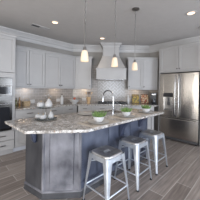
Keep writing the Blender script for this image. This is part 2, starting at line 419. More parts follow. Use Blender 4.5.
# base cabinets
def base(loc, rz, w, label, kind='drawer_door', depth=.588, nd=1):
    r = empty('base_cabinet', (loc[0], loc[1], 0), rz, label, 'cabinet', 'white base cabinets')
    MB().box(0, w, 0, depth, .10, .878).build('body', 'white', r)
    MB().box(0, w, .065, .075, 0, .10).build('toe_kick', 'toe', r)
    ww = w / nd
    for i in range(nd):
        a, c = i*ww, (i+1)*ww
        shaker(r, a, c, .70, .873, name='drawer', flat=True, pull=((a+c)/2, .80, min(.13, ww*.3)))
        if kind == 'drawers':
            shaker(r, a, c, .40, .698, name='drawer', pull=((a+c)/2, .62, .13)); shaker(r, a, c, .105, .398, name='drawer', pull=((a+c)/2, .32, .13))
        else: shaker(r, a, c, .105, .698, knob=(c - .03 if i % 2 == 0 else a + .03, .63))
    return r
base((1.04, 3.52), 0, .59, 'white base cabinet on the left wall right next to the oven tower')
base((1.632, 3.52), 0, .535, 'middle white base cabinet on the left wall, under the outlet', nd=1)
base((2.169, 3.52), 0, .44, 'white base cabinet on the left wall under the fruit bowl', nd=1)
base(D(-.60, 4.345), DG, .394, 'narrow white base cabinet just left of the cooktop under the utensil crock', 'drawers')
base(D(-.203, 4.345), DG, 1.10, 'wide white base cabinet under the gas cooktop', 'drawer_door', nd=2)
base(D(.899, 4.345), DG, .61, 'white base cabinet under the framed prints and coffee maker')
# perimeter worktop
pts = [(1.037, 3.488), (2.607, 3.488), (4.117, 1.978), (4.595, 1.978), (4.595, 2.395), (2.877, 4.112), (1.037, 4.112)]
tag(MB().prism(pts, .880, .914).build('worktop', 'granite', bevel=.004), 'continuous speckled granite worktop running along the tiled walls', 'worktop')

# ------------------------------------------------------------------ refrigerator enclosure
u0 = 4.32
r = upper((u0, 1.93), R(-90), .995, 1.85, 2.50, [(.004, .4975, 'r'), (.4975, .991, 'l')], 'white two-door cabinet mounted above the refrigerator', None, depth=.60, cr=False)
def panel(v, label):
    return tag(MB().box(u0 - .012, 5.055, v, v + .022, 0, 2.505).build('refrigerator_side_panel', 'white', bevel=.002), label, 'panel')
panel(1.9315, 'tall narrow white panel along the left side of the refrigerator'); panel(.912, 'tall narrow white panel along the right side of the refrigerator')
# refrigerator
FW = .955
r = empty('refrigerator', (4.285, 1.92, 0), R(-90), 'large stainless french-door refrigerator with water dispenser on the right', 'refrigerator')
MB().box(.004, FW - .004, .065, .74, .03, 1.785).build('body', 'greydark', r)
MB().box(.02, FW - .02, .045, .065, .03, .095).build('base_grille', 'greydark', r)
b = MB()
for s in (.06, FW - .06): b.lathe([(.02, 0), (.02, .03)], (s, .09, 0), 12)
b.build('foot', 'black', r)
def door_slab(x0, x1, z0, z1, name, holes=None):
    """slightly crowned front"""
    b = MB(); n = 10; ring = []
    if holes is None:
        pts = [(x0, .062)] + [(x0 + (x1-x0)*i/n, .0 + .012*(1 - math.sin(PI*i/n))**2*1.0) for i in range(n+1)] + [(x1, .062)]
        b.prism(pts, z0, z1)
    else:
        hx0, hx1, hz0, hz1 = holes
        b.box(x0, hx0, .004, .062, z0, z1); b.box(hx1, x1, .004, .062, z0, z1); b.box(hx0, hx1, .004, .062, z0, hz0); b.box(hx0, hx1, .004, .062, hz1, z1)
        bmesh.ops.remove_doubles(b.bm, verts=b.bm.verts, dist=1e-5)
    return b.build(name, 'steel', r, bevel=.004)
mid = FW/2
dl = door_slab(0, mid - .003, .645, 1.79, 'left_door', (.115, .365, .80, 1.16))
dr = door_slab(mid + .003, FW, .645, 1.79, 'right_door')
dz = door_slab(0, FW, .10, .635, 'freezer_drawer')
# water dispenser
dd = MB(); dd.box(.115, .365, .050, .060, .80, 1.16); dd.box(.115, .122, .006, .05, .80, 1.16); dd.box(.358, .365, .006, .05, .80, 1.16)
dd.box(.122, .358, .006, .05, .80, .812); dd.box(.122, .358, .006, .05, 1.15, 1.16)
dd.build('dispenser_niche', M['steelh'], dl)
MB().box(.112, .368, -.001, .004, 1.165, 1.27).build('dispenser_display', 'blackglass', dl)
b = MB(); b.tube([(.24, .03, 1.15), (.24, .03, 1.05)], [.03, .02], 12); b.box(.20, .28, .040, .048, .93, 1.04); b.build('dispenser_spout', 'greydark', dl)
MB().box(.124, .356, .0, .049, .812, .822).build('drip_tray', 'greydark', dl)
def bar(x0, z0, x1, z1, par, off=.055):
    b = MB(); n = 10; P = []
    P.append((x0, .01, z0))
    for i in range(n + 1):
        t = i/n; P.append((x0 + (x1-x0)*(.02 + .96*t), -off*(1 - .35*abs(2*t-1)**4) , z0 + (z1-z0)*(.02 + .96*t)))
    P.append((x1, .01, z1))
    b.tube(P, .010, 12); return b.build('handle', 'steelh', par, smooth=True)
bar(mid - .045, .70, mid - .045, 1.74, dl); bar(mid + .045, .70, mid + .045, 1.74, dr); bar(.06, .595, FW - .06, .595, dz)
b = MB(); b.tube([(FW - .10, .0035, 1.70), (FW - .10, -.002, 1.70)], .013, 16); b.build('emblem', 'greydark', dr)

# ------------------------------------------------------------------ range hood
hx, hz_ = .31, 4.94
r = empty('range_hood', D(hx, hz_, 1.62), DG, 'white tapered wooden range hood with moulded edges above the cooktop', 'range hood')
hw, hd = .415, .60
b = MB(); b.box(-hw, hw, -hd, 0, 0.02, .30); b.build('skirt', 'white', r, bevel=.003)
b = MB(); b.box(-hw - .016, hw + .016, -hd - .016, 0, 0.0, .024); b.box(-hw - .018, hw + .018, -hd - .018, 0, .285, .312); b.build('moulding', 'white', r, bevel=.005)
rings = []
for t in [i/12 for i in range(13)]:
    c = t
    c = min(1, c); ww = .40 + (.25 - .40)*c; de = .57 + (.31 - .57)*c; z = .312 + .39*t
    rings.append([(-ww, 0, z), (ww, 0, z), (ww, -de, z), (-ww, -de, z)])
MB().loft(rings).build('tapered_body', 'white', r)
b = MB(); b.box(-.24, .24, -.305, 0, .702, 1.02); b.box(-.262, .262, -.317, 0, .702, .722); b.build('chimney', 'white', r, bevel=.002)
b = MB(); P = [(0, .985), (.014, .975), (.022, 1.01), (.072, 1.062), (.08, 1.085), (0, 1.085)]
b.loft([[(-.24 - o_, .0, z), (-.24 - o_, -.305 - o_, z), (.24 + o_, -.305 - o_, z), (.24 + o_, 0, z)] for o_, z in P[1:-1]])
b.build('crown_moulding', 'white', r)
MB().box(-.36, .36, -.52, -.10, -.004, .002).build('filter_insert', 'steelh', r)

# cooktop
r = empty('cooktop', D(.36, 4.62, .9142), DG, 'stainless gas cooktop with black iron grates below the range hood', 'cooktop')
MB().box(-.43, .43, -.25, .25, 0, .012).build('tray', 'steel', r, bevel=.003)
for gx in (-.28, 0, .28):
    b = MB()
    for x in (-.13, 0, .13): b.box(gx + x - .006, gx + x + .006, -.22, .22, .035, .052)
    for y in (-.22, -.07, .07, .22): b.box(gx - .135, gx + .135, y - .006, y + .006, .035, .052)
    for x in (-.125, .125):
        for y in (-.215, .215): b.box(gx + x - .007, gx + x + .007, y - .007, y + .007, .012, .036)
    b.build('grate', 'black', r)
    for y in (-.12, .12):
        MB().lathe([(.045, .012), (.045, .022), (.03, .024), (.03, .032)], (gx, y, 0), 16).build('burner', 'black', r)

# ------------------------------------------------------------------ island
r = empty('kitchen_island', (0.84, 1.6, 0), 0, 'grey-blue stained wooden kitchen island with chamfered front corner and panelled sides', 'kitchen island')
def wpt(u, v): return (u - .84, v - 1.6)
c1, c2, c3, c4, c5 = wpt(.80, 2.20), wpt(.875, 1.835), wpt(1.22, 1.555), wpt(2.92, 1.555), wpt(2.92, 2.20)
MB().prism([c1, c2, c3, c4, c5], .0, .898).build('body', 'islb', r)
def along(p, q, fn):
    """panel builder: fn gets an MB in a local frame x along p->q seen from outside, -y outward"""
    pass
def facing(p, q):
    d = Vector((q[0]-p[0], q[1]-p[1])); return math.atan2(d.y, d.x), d.length
def side_part(p, q, name, m, boxes, bevel=.003):
    a, L_ = facing(p, q); b = MB()
    for bx in boxes(L_): b.box(*bx)
    o = b.build(name, m, r, bevel=bevel, seg=1); o.location = (p[0], p[1], 0); o.rotation_euler = (0, 0, a); return o, L_
# end face (shaded side), chamfer face, stool side
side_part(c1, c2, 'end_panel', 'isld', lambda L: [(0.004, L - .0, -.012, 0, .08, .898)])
def chamfer(L): 
    return [(.0, .075, -.012, 0, .08, .896), (L - .075, L, -.012, 0, .08, .896), (.075, L - .075, -.012, 0, .08, .165), (.075, L - .075, -.012, 0, .855, .896)]
side_part(c2, c3, 'face_frame', 'isl', chamfer)
dpan, L_ = side_part(c2, c3, 'door', 'isl', lambda L: [(.078, L - .078, -.020, -.0005, .168, .852)])
MB().tube([(L_ - .11, -.02, .815), (L_ - .11, -.033, .815), (L_ - .11, -.035, .815), (L_ - .11, -.048, .815)], [.006, .006, .014, .012], 12).build('knob', 'steelh', dpan, smooth=True)
n_p = 3
def stoolside(L):
    B = [(0, L, -.012, 0, .08, .17), (0, L, -.012, 0, .83, .896)]
    xs = [0, L*.34, L*.67, L]
    for i, x in enumerate(xs): B.append((max(0, x - .045), min(L, x + .045), -.012, 0, .17, .83))
    return B
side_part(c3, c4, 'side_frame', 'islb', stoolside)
# baseboard skirting following the outline
def ring_off(o_): 
    # outline offset outwards for the three visible sides
    P = [Vector(p) for p in (c1, c2, c3, c4)]
    N = []
    for i in range(3):
        d = (P[i+1] - P[i]).normalized(); N.append(Vector((d.y, -d.x)))
    out = [P[0] + N[0]*o_]
    for i in (1, 2):
        b_ = (N[i-1] + N[i]).normalized(); out.append(P[i] + b_*(o_/b_.dot(N[i])))
    out.append(P[3] + N[2]*o_)
    return out, P
def skirt(prof, name, m):
    b = MB(); secs = []
    for k in range(4):
        sec = []
        for o_, z in prof:
            out, P = ring_off(o_); sec.append((out[k].x, out[k].y, z))
        secs.append(sec)
    b.loft(secs); return b.build(name, m, r)
skirt([(0, 0), (.030, 0), (.030, .012), (.024, .02), (.019, .065), (.0165, .070), (0, .070)], 'baseboard', 'isld')
skirt([(0, .0702), (.0165, .0702), (.026, .074), (.028, .080), (.022, .087), (.012, .092), (0, .092)], 'base_moulding', 'isl')
# corner posts
for nm, p in (('corner_post', c2), ('corner_post', c3)):
    MB().prism([(p[0] + .022*math.cos(a), p[1] + .022*math.sin(a)) for a in [PI/4*i + PI/8 for i in range(8)]], .092, .895).build(nm, 'isl', r)
# curved corbels carrying the overhang
def corbel(x, y, rz, hgt=1):
    b = MB(); P = [(0, 0), (0, -.30), (-.025, -.30)]
    for i in range(9):
        t = i/8*PI/2; P.append((-.04 - .20*(1 - math.cos(t)), -.27 + .235*math.sin(t)))
    P.append((-.25, 0))
    P = P[:3] + P[3:]
    A = [(-.04, y_, z_) for y_, z_ in P]; B = [(.04, y_, z_) for y_, z_ in P]
    b.loft([A, B]); o = b.build('corbel', 'navy', r, bevel=.004); o.location = (x, y, .897); o.rotation_euler = (0, 0, rz); o.scale = (1, 1, hgt); return o
# corbel local: -y outward
corbel(*wpt(.828, 1.98), R(-90), .75); corbel(*wpt(2.04, 1.543), 0, 1); corbel(*wpt(2.62, 1.543), 0, .8)

# island top with sink cut-out
so = [(.545, 2.24), (.56, 1.60), (1.05, 1.235), (2.97, 1.235), (2.97, 2.24)]
b = MB(); bm = b.bm
sx0, sx1, sy0, sy1 = 1.82, 2.42, 1.72, 2.12
def top_with_hole(bm, outer, z0, z1):
    q = [(sx0, sy1), (sx0, sy0), (sx1, sy0), (sx1, sy1)]
    vo = {z: [bm.verts.new((x, y, z)) for x, y in outer] for z in (z0, z1)}
    vi = {z: [bm.verts.new((x, y, z)) for x, y in q] for z in (z0, z1)}
    fl = [(0, 1, None), ]
    for z in (z0, z1):
        O, I = vo[z], vi[z]
        bm.faces.new((O[0], O[1], I[1], I[0])); bm.faces.new((O[1], O[2], I[1])); bm.faces.new((O[2], O[3], I[2], I[1])); bm.faces.new((O[3], O[4], I[3], I[2])); bm.faces.new((O[4], O[0], I[0], I[3]))
    for A in (vo, vi):
        n = len(A[z0])
        for i in range(n): bm.faces.new((A[z0][i], A[z0][(i+1) % n], A[z1][(i+1) % n], A[z1][i]))
top_with_hole(bm, so, .899, .931)
tag(b.build('island_worktop', 'granite', bevel=.008, seg=3), 'thick speckled granite slab on top of the kitchen island', 'worktop')
# sink
s_ = MB(); e = .004
s_.box(sx0 + e, sx1 - e, sy0 + e, sy1 - e, .905, .908)
for bx in ((sx0 + e, sx0 + 2*e, sy0 + e, sy1 - e), (sx1 - 2*e, sx1 - e, sy0 + e, sy1 - e), (sx0 + e, sx1 - e, sy0 + e, sy0 + 2*e), (sx0 + e, sx1 - e, sy1 - 2*e, sy1 - e)): s_.box(*bx, .905, .929)
tag(s_.build('sink', 'steel'), 'stainless undermount sink in the island top behind the faucet', 'sink')
# faucet
r = empty('faucet', (1.925, 1.62, .9312), R(90), 'tall chrome gooseneck faucet standing on the island', 'faucet')
MB().lathe([(.030, 0), (.030, .006), (.022, .012), (.020, .10), (.016, .105)], n=20).build('base', 'chrome', r, smooth=True)
P = [(0, 0, .10), (0, 0, .285)] + [(.115 - .115*math.cos(t), 0, .285 + .115*math.sin(t)) for t in [PI*i/14 for i in range(1, 15)]] + [(.23, 0, .27)]
MB().tube(P, .011, 12).build('spout', 'chrome', r, smooth=True)
MB().tube([(.23, 0, .275), (.232, 0, .205)], [.013, .016], 12).build('spray_head', 'chrome', r, smooth=True)
MB().tube([(0, -.02, .07), (0, -.055, .085), (.0, -.095, .12)], [.009, .007, .006], 8).build('lever', 'chrome', r, smooth=True)

# ------------------------------------------------------------------ stools
def rsq(h, rr, n=6):
    P = []
    for k, (sx, sy) in enumerate(((1, 1), (-1, 1), (-1, -1), (1, -1))):
        for i in range(n + 1):
            a = PI/2*k + PI/2*i/n; P.append((sx*(h - rr) + rr*math.cos(a), sy*(h - rr) + rr*math.sin(a)))
    return P
def make_stool(loc, label):
    SH = .61
    r = empty('metal_bar_stool', (*loc, 0), 0, label, 'stool', 'metal stools along the island')
    b = MB(); n = 6; hs = .155
    slot = []
    for k, (sx, sy) in enumerate(((1, 1), (-1, 1), (-1, -1), (1, -1))):
        for i in range(n + 1):
            a = PI/2*k + PI/2*i/n; slot.append((sx*.034 + .016*math.cos(a), sy*.004 + .016*math.sin(a)))
    rings = [[(x, y, SH - .012) for x, y in slot], [(x, y, SH - .004) for x, y in slot]]
    for h, rr, z in ((.135, .045, SH - .003), (.146, .05, SH), (.152, .05, SH - .003), (.156, .05, SH - .012), (.158, .05, SH - .03), (.154, .048, SH - .031), (.15, .046, SH - .014)):
        rings.append([(x, y, z) for x, y in rsq(h*.95, rr, n)])
    rings.append([(x*1.2, y*1.6, SH - .0125) for x, y in slot])
    b.loft(rings, False); b.build('seat', 'stoolseat', r, smooth=True)
    # skirt below the seat
    b = MB(); sk = [[(x, y, z) for x, y in rsq(h, .05, n)] for h, z in ((.1545, SH - .028), (.160, SH - .075), (.156, SH - .075), (.1505, SH - .028))]
    sk.append(sk[0]); b.loft(sk, False); b.build('apron', 'stool', r, smooth=True)
    for sx, sy in ((1, 1), (1, -1), (-1, 1), (-1, -1)):
        b = MB(); rings = []
        for t in [0, .06, .15, .3, .5, .75, 1]:
            z = SH - .02 - (SH - .035)*t; c = .160 + (.205 - .160)*t; wd = .026 + .055*(1 - t)**1.6; q = .020*(1-t) + .010
            pts = [(c - wd, c)] + [(c - q + q*math.sin(a), c - q + q*math.cos(a)) for a in [PI/2*i/5 for i in range(6)]] + [(c, c - wd)]
            th = .0035
            inn = [(c - th, c - wd)] + [(c - th - (q-th) + (q-th)*math.cos(a), c - th - (q-th) + (q-th)*math.sin(a)) for a in [PI/2*i/5 for i in range(6)]] + [(c - wd, c - th)]
            rings.append([(sx*x, sy*y, z) for x, y in pts + inn])
        b.loft(rings); lg = b.build('leg', 'stool', r, smooth=True)
        MB().box(*sorted((sx*.178, sx*.207)), *sorted((sy*.178, sy*.207)), 0, .022).build('rubber_foot', 'rubber', lg, bevel=.004)
    zr = .20; c = .183
    for p, q in (((-c, -c), (c, -c)), ((c, -c), (c, c)), ((c, c), (-c, c)), ((-c, c), (-c, -c))):
        MB().tube([(*p, zr), (*q, zr)], .009, 8).build('footrest', 'stool', r, smooth=True)
    # diagonal cross brace
    for s in (1, -1):
        b = MB(); b.tube([(-.160, -.160*s, SH - .13), (0, 0, SH - .10 - .004*s), (.160, .160*s, SH - .13)], .007, 6); b.build('cross_brace', 'stool', r, smooth=True)
    return r
st = make_stool((1.405, 1.27), 'galvanised metal bar stool nearest the viewer, by the chamfered island corner')
dup(st, (2.02, 1.29, 0), R(1), 'middle galvanised metal bar stool of the three along the island')
dup(st, (2.60, 1.29, 0), R(-1), 'galvanised metal bar stool farthest along the island, closest to the refrigerator')

# ------------------------------------------------------------------ pendants
def make_pendant(u, label):
    r = empty('pendant_light', (u, 1.445, H), 0, label, 'pendant light', 'pendant lights over the island')
    zb = 1.68 - H
    MB().lathe([(.062, 0), (.062, -.012), (.045, -.024), (.012, -.030)], n=24).build('canopy', 'pendmetal', r, smooth=True)
    # chain
    ztop, zc = -.03, 2.13 - H; nl = 17; L_ = (ztop - zc)/nl*1.32
    b = MB()
    for i in range(nl):
        zc_ = ztop - (ztop - zc)*(i + .5)/nl; a0 = (i % 2)*PI/2
        P = []
        for k in range(12):
            a = 2*PI*k/12; x = .009*math.cos(a); z = L_/2*math.sin(a); P.append((x*math.cos(a0), x*math.sin(a0), zc_ + z))
        b.tube(P, .0032, 5, closed=True)
    b.build('chain', 'pendmetal', r)
    b = MB(); b.tube([(0, 0, zc + .012), (0, 0, zb + .172)], .0055, 8); b.lathe([(.010, -.008), (.010, .014)], (0, 0, zc), 10); b.build('rod', 'pendmetal', r, smooth=True)
    MB().lathe([(.008, .175), (.018, .170), (.021, .150), (.024, .126)], (0, 0, zb), 20).build('socket', 'pendmetal', r, smooth=True)
    out = [(.022, .130), (.031, .122), (.037, .105), (.042, .078), (.046, .040), (.049, 0)]
    inn = [(x - .004, z - (.003 if i < 2 else 0)) for i, (x, z) in enumerate(out)][::-1]
    sh = MB().lathe(out + inn, (0, 0, zb), 28, cap=False).build('lamp_shade', 'shade', r, smooth=True)
    MB().lathe([(.006, .10), (.018, .085), (.024, .055), (.018, .030), (.004, .022)], (0, 0, zb), 16).build('bulb', 'bulb', r, smooth='all')
    return r
p0 = make_pendant(1.178, 'leftmost frosted glass pendant light, hanging nearest over the island')
pens = [p0, dup(p0, (1.735, 1.445, H), R(20), 'middle frosted glass pendant light, hanging in front of the range hood'),
        dup(p0, (2.27, 1.45, H), R(45), 'rightmost frosted glass pendant light, its round canopy visible on the ceiling')]
def spot(name, loc, power, color, parent=None, angle=120, rad=.03, blend=.6):
    l = bpy.data.lights.new(name, 'SPOT'); l.energy = power; l.color = color; l.spot_size = R(angle); l.spot_blend = blend; l.shadow_soft_size = rad
    o = bpy.data.objects.new(name, l); COL.objects.link(o); o.location = loc
    if parent: o.parent = parent
    return o
for p in pens: spot('pendant_glow', (0, 0, 1.675 - H), 1.5, (1, .82, .6), p, 140)

# recessed ceiling lights
def make_down(loc, label):
    r = empty('recessed_ceiling_light', (*loc, H), 0, label, 'ceiling light', 'recessed ceiling lights')
    MB().lathe([(.058, -.0005), (.062, -.006), (.085, -.006), (.090, -.001), (.090, 0), (.058, 0)], n=32, cap=False).build('trim_ring', 'trimwhite', r, smooth=True)
    MB().lathe([(.058, -.001), (.058, -.004)], n=32).build('lens', 'lens', r)
    return r
def cpx(X, Z): return D(X, Z)[:2]
d0 = make_down(cpx(-.95, 3.22), 'glowing recessed ceiling light on the left, near the air vent')
dws = [d0, dup(d0, (*cpx(.04, 4.20), H), 0, 'glowing recessed ceiling light just in front of the range hood chimney'),
       dup(d0, (*cpx(1.58, 2.74), H), 0, 'glowing recessed ceiling light on the right, toward the refrigerator')]
for p in dws: spot('downlight_glow', (0, 0, -.02), 3, (1, .84, .66), p, 130, .06)

# ceiling vent
r = empty('ceiling_vent', (*cpx(-1.36, 3.48), H), 0, 'white rectangular ceiling air vent with dark slots left of the recessed light', 'air vent')
b = MB(); b.box(-.20, .20, -.075, -.055, -.008, 0); b.box(-.20, .20, .055, .075, -.008, 0); b.box(-.20, -.18, -.055, .055, -.008, 0); b.box(.18, .20, -.055, .055, -.008, 0); b.box(-.01, .01, -.055, .055, -.008, 0); b.build('frame', 'trimwhite', r)
b = MB(); b.box(-.18, .18, -.055, .055, -.002, 0); b.build('backing', 'black', r)
b = MB()
for i in range(9):
    y = -.05 + .0125*i; b.box(.01, .18, y, y + .0105, -.007, -.002)
b.build('louvre', 'trimwhite', r)
# smoke detector
r = empty('smoke_detector', (*cpx(2.17, 3.33), H), 0, 'small round smoke detector on the ceiling at the right edge', 'smoke detector')
MB().lathe([(.07, 0), (.07, -.02), (.06, -.03), (.03, -.035)], n=24).build('housing', 'plasticwhite', r, smooth=True)
MB().lathe([(.072, -.0005), (.072, -.006)], n=24).build('base_ring', 'greydark', r)

# under-cabinet lights
def under(loc, rz, label, w=.30):
    r = empty('undercabinet_light', loc, rz, label, 'light fixture', 'under-cabinet lights')
    MB().box(-w/2, w/2, -.03, .03, -.012, 0).build('housing', 'plasticwhite', r)
    MB().box(-w/2 + .01, w/2 - .01, -.022, .022, -.0145, -.012).build('lens', 'lens', r)
    l = bpy.data.lights.new('undercabinet_glow', 'AREA'); l.shape = 'RECTANGLE'; l.size = w*.6; l.size_y = .03; l.energy = .3; l.color = (1, .80, .58)
    o = bpy.data.objects.new('undercabinet_glow', l); COL.objects.link(o); o.location = (0, 0, -.018); o.rotation_euler = (R(22), 0, 0); o.parent = r
    return r
under((1.42, 3.98, 1.37), 0, 'slim light under the wall cabinet next to the oven tower')
under((2.24, 3.98, 1.37), 0, 'slim light under the left wall cabinet farther from the oven tower')
under(D(-.5, 4.80, 1.37), DG, 'slim light under the single-door cabinet left of the hood')
under(D(1.12, 4.80, 1.37), DG, 'slim light under the cabinet above the framed prints')

# ------------------------------------------------------------------ objects on the island
TOP = .9312
# two-tier glass stand
SX, SY = .99, 2.03
r = empty('tiered_glass_stand', (SX, SY, TOP), 0, 'two-tier glass stand holding white gourds on the island', 'tiered stand')
MB().lathe([(.06, 0), (.075, .004), (.145, .010), (.150, .014), (.145, .016), (.07, .010), (.0, .010)][:6] , n=32).build('lower_tray', 'glass', r, smooth=True)
MB().lathe([(.05, .150), (.125, .155), (.130, .160), (.125, .162), (.05, .158)], n=32).build('upper_tray', 'glass', r, smooth=True)
b = MB(); b.lathe([(.012, .011), (.006, .03), (.006, .13), (.014, .149)], n=12); b.build('stem', 'steelh', r, smooth=True)
def right(X, dz=0): return Vector((X/S2, -X/S2, 0))
fw_ = Vector((1/S2, 1/S2, 0)); rt = Vector((1/S2, -1/S2, 0)); ctr = Vector((SX, SY, 0))
def pumpkin(p, s, label):
    r = empty('white_pumpkin', p, random.random()*3, label, 'pumpkin', 'white gourds on the glass stand')
    MB().lathe([(x*s, z*s) for x, z in ((.012, .006), (.03, 0), (.046, .014), (.053, .036), (.047, .058), (.028, .072), (.010, .068), (.002, .064))], n=40, rib=.10, k=8).build('fruit', 'gourd', r, smooth='all')
    MB().tube([(0, 0, .066*s), (.002, 0, .078*s), (.008*s, 0, .088*s)], [.006*s, .004*s, .005*s], 6).build('stem', 'woodlight', r)
    return r
def pear(p, s, label):
    r = empty('white_gourd', p, random.random()*3, label, 'gourd', 'white gourds on the glass stand')
    MB().lathe([(x*s, z*s) for x, z in ((.012, .003), (.03, 0), (.046, .016), (.050, .040), (.042, .066), (.027, .086), (.018, .104), (.012, .115), (.002, .118))], n=28).build('fruit', 'gourd', r, smooth='all')
    MB().tube([(0, 0, .116*s), (.004, 0, .128*s), (.012*s, 0, .138*s)], [.004*s, .003*s, .004*s], 6).build('stem', 'woodlight', r)
    return r
pumpkin(tuple(ctr + rt*(-.068) - fw_*.0 + Vector((0, 0, TOP + .163))), .95, 'plump white pumpkin on the upper tier of the glass stand')
pear(tuple(ctr + rt*.040 + fw_*(-.01) + Vector((0, 0, TOP + .163))), 1.0, 'pear-shaped white gourd on the upper tier of the glass stand')
pumpkin(tuple(ctr + rt*(-.085) - fw_*.035 + Vector((0, 0, TOP + .0165))), .80, 'small white pumpkin on the left of the stand\'s lower tier')
pumpkin(tuple(ctr + rt*(-.008) - fw_*.085 + Vector((0, 0, TOP + .0165))), .80, 'small white pumpkin at the front centre of the stand\'s lower tier')
pear(tuple(ctr + rt*.078 - fw_*.030 + Vector((0, 0, TOP + .0165))), .80, 'small white gourd on the right of the stand\'s lower tier')
# twig ornament rising behind the gourds
tw = empty('twig_spray', tuple(ctr + rt*(-.01) + fw_*.06 + Vector((0, 0, TOP + .162))), 0, 'thin silvery twig spray standing on the upper glass tier behind the gourd', 'decoration')
b = MB(); b.tube([(0, 0, 0), (.003, -.003, .07), (-.012, .012, .15)], .0032, 6); b.tube([(.003, -.003, .07), (.015, -.015, .115), (.035, -.035, .14)], .0028, 6); b.tube([(-.004, .004, .11), (.014, -.014, .165)], .0016, 6)
b.build('branch', 'steelh', tw)
for p in ((-.012, .012, .152), (.035, -.035, .142), (.014, -.014, .167)): 
    MB().lathe([(.001, -.009), (.009, 0), (.001, .009)], p, 8).build('berry', 'gourd', tw)

# place settings
def make_plate(u, v, label):
    o = MB().lathe([(.05, .0), (.085, .002), (.135, .012), (.137, .015), (.132, .0155), (.085, .0055), (.05, .004), (.001, .004)], n=40).build('dinner_plate', 'plate', smooth=True)
    o.location = (u, v, TOP + .0045); return tag(o, label, 'plate', 'dinner plates on the island')
def make_bowl(u, v, label):
    r = empty('planted_bowl', (u, v, TOP + .0095), 0, label, 'planted bowl', 'bowls of greens on the island')
    MB().lathe([(.036, 0), (.039, .006), (.062, .028), (.070, .064), (.072, .069), (.069, .070), (.063, .056), (.001, .054)], n=32).build('bowl', 'ceramic', r, smooth=True)
    b = MB(); rnd = random.Random(3)
    for i in range(60):
        a = rnd.random()*2*PI; q = .054*math.sqrt(rnd.random()); tilt = q/.054*.40 + rnd.random()*.3; L_ = .045 + .05*rnd.random()
        bx, by = q*math.cos(a), q*math.sin(a); d = Vector((math.cos(a)*math.sin(tilt), math.sin(a)*math.sin(tilt), math.cos(tilt)))
        p = Vector((bx, by, .054)); b.tube([p, p + d*L_*.5, p + d*L_ + Vector((0, 0, .001))], [.003, .008, .0012], 5)
    o = b.build('greens', 'leaf', r); o['kind'] = 'stuff'
    return r
def make_mat(u, v, label):
    o = MB().box(-.235, .235, -.155, .155, 0, .0035).build('placemat', 'mat_', bevel=.001); o.location = (u, v, TOP); return tag(o, label, 'placemat', 'placemats on the island')
SET = [(1.38, 1.395), (2.00, 1.42), (2.62, 1.42)]
nm = ['at the nearest stool', 'at the middle stool', 'at the farthest stool']
b0 = None
for i, (u, v) in enumerate(SET):
    if i == 0: mt = make_mat(u, v, 'x'); pl = make_plate(u, v, 'x'); bw = make_bowl(u, v, 'x')
    else:
        m2 = mt.copy(); COL.objects.link(m2); p2 = pl.copy(); COL.objects.link(p2); b2 = copy_tree(bw)
        m2.location = (u, v, TOP); p2.location = (u, v, TOP + .0045); b2.location = (u, v, TOP + .0095); b2.rotation_euler = (0, 0, i*1.3)
        mt_, pl_, bw_ = m2, p2, b2
    a, c, d = (mt, pl, bw) if i == 0 else (mt_, pl_, bw_)
    a['label'] = 'beige placemat on the island ' + nm[i]; c['label'] = 'pale dinner plate under a planted bowl ' + nm[i]; d['label'] = 'small white bowl of green sprigs ' + nm[i]
p2 = pl.copy(); COL.objects.link(p2); p2.location = (1.66, 1.98, TOP); p2['label'] = 'empty pale plate on the island behind the nearest planted bowl, left of the sink'
k = empty('table_knife', (1.165, 1.43, TOP + .0037), R(90), 'steel table knife beside the nearest plate', 'knife')
MB().box(-.11, 0, -.006, .006, 0, .004).build('handle', 'steelh', k, bevel=.001); MB().box(0, .10, -.008, .008, .001, .003).build('blade', 'steelh', k)
for ch in k.children: ch.location = (0, 0, 0)
k.location = (1.215, 1.43, TOP + .0037)

# ------------------------------------------------------------------ objects on the perimeter worktop
WT = .9145
def outlet(loc, rz, label):
    r = empty('wall_outlet', loc, rz, label, 'outlet', 'wall outlets')
    MB().box(-.062, .062, -.006, 0, -.042, .042).build('cover_plate', 'plasticwhite', r, bevel=.002)
    b = MB()
    for x in (-.028, .028): b.box(x - .018, x + .018, -.008, -.006, -.028, .028)
    b.build('socket_face', 'ceramic', r); return r
o1 = outlet((1.63, 4.111, 1.0), 0, 'white wall outlet in the tile near the wicker basket')
dup(o1, (2.38, 4.111, 1.0), 0, 'white wall outlet in the tile left of the tall white bottle')
dup(o1, D(-.507, 4.941, 1.01), DG, 'white wall outlet in the tile left of the wooden utensil crock')
# bottles near the oven tower
def bottle(loc, h, rad, m, capm, label, group=None, name='glass_bottle', cat='bottle'):
    r = empty(name, (*loc, WT), 0, label, cat, group)
    MB().lathe([(rad*.9, 0), (rad, .006), (rad, h*.60), (rad*.8, h*.68), (rad*.36, h*.78), (rad*.32, h*.93)], n=20).build('bottle', m, r, smooth=True)
    MB().lathe([(rad*.42, h*.92), (rad*.42, h), (rad*.2, h*1.005)], n=14).build('cap', capm, r, smooth=True); return r
bottle((1.185, 3.93), .20, .028, 'oil', 'black', 'dark green oil bottle on the worktop nearest the oven tower', 'bottles by the oven tower')
bottle((1.26, 3.93), .22, .022, 'amber', 'greydark', 'tall amber bottle between the green bottle and the wicker basket', 'bottles by the oven tower')
# wicker basket
r = empty('wicker_basket', (1.40, 3.90, WT), 0, 'tan wicker basket on the left worktop below the cabinet light', 'basket')
rings = []
for h, z in ((.075, 0), (.085, .03), (.092, .10), (.095, .105), (.088, .105), (.082, .05), (.07, .01)): rings.append([(x*.90, y*.85, z) for x, y in rsq(h, .03, 4)])
MB().loft(rings).build('basket_body', 'wicker', r, smooth=True)
b = MB(); b.tube([(-.078, 0, .10), (-.074, 0, .14), (-.04, 0, .17), (0, 0, .18), (.04, 0, .17), (.074, 0, .14), (.078, 0, .10)], .005, 6); b.build('handle', 'wicker', r, smooth=True)
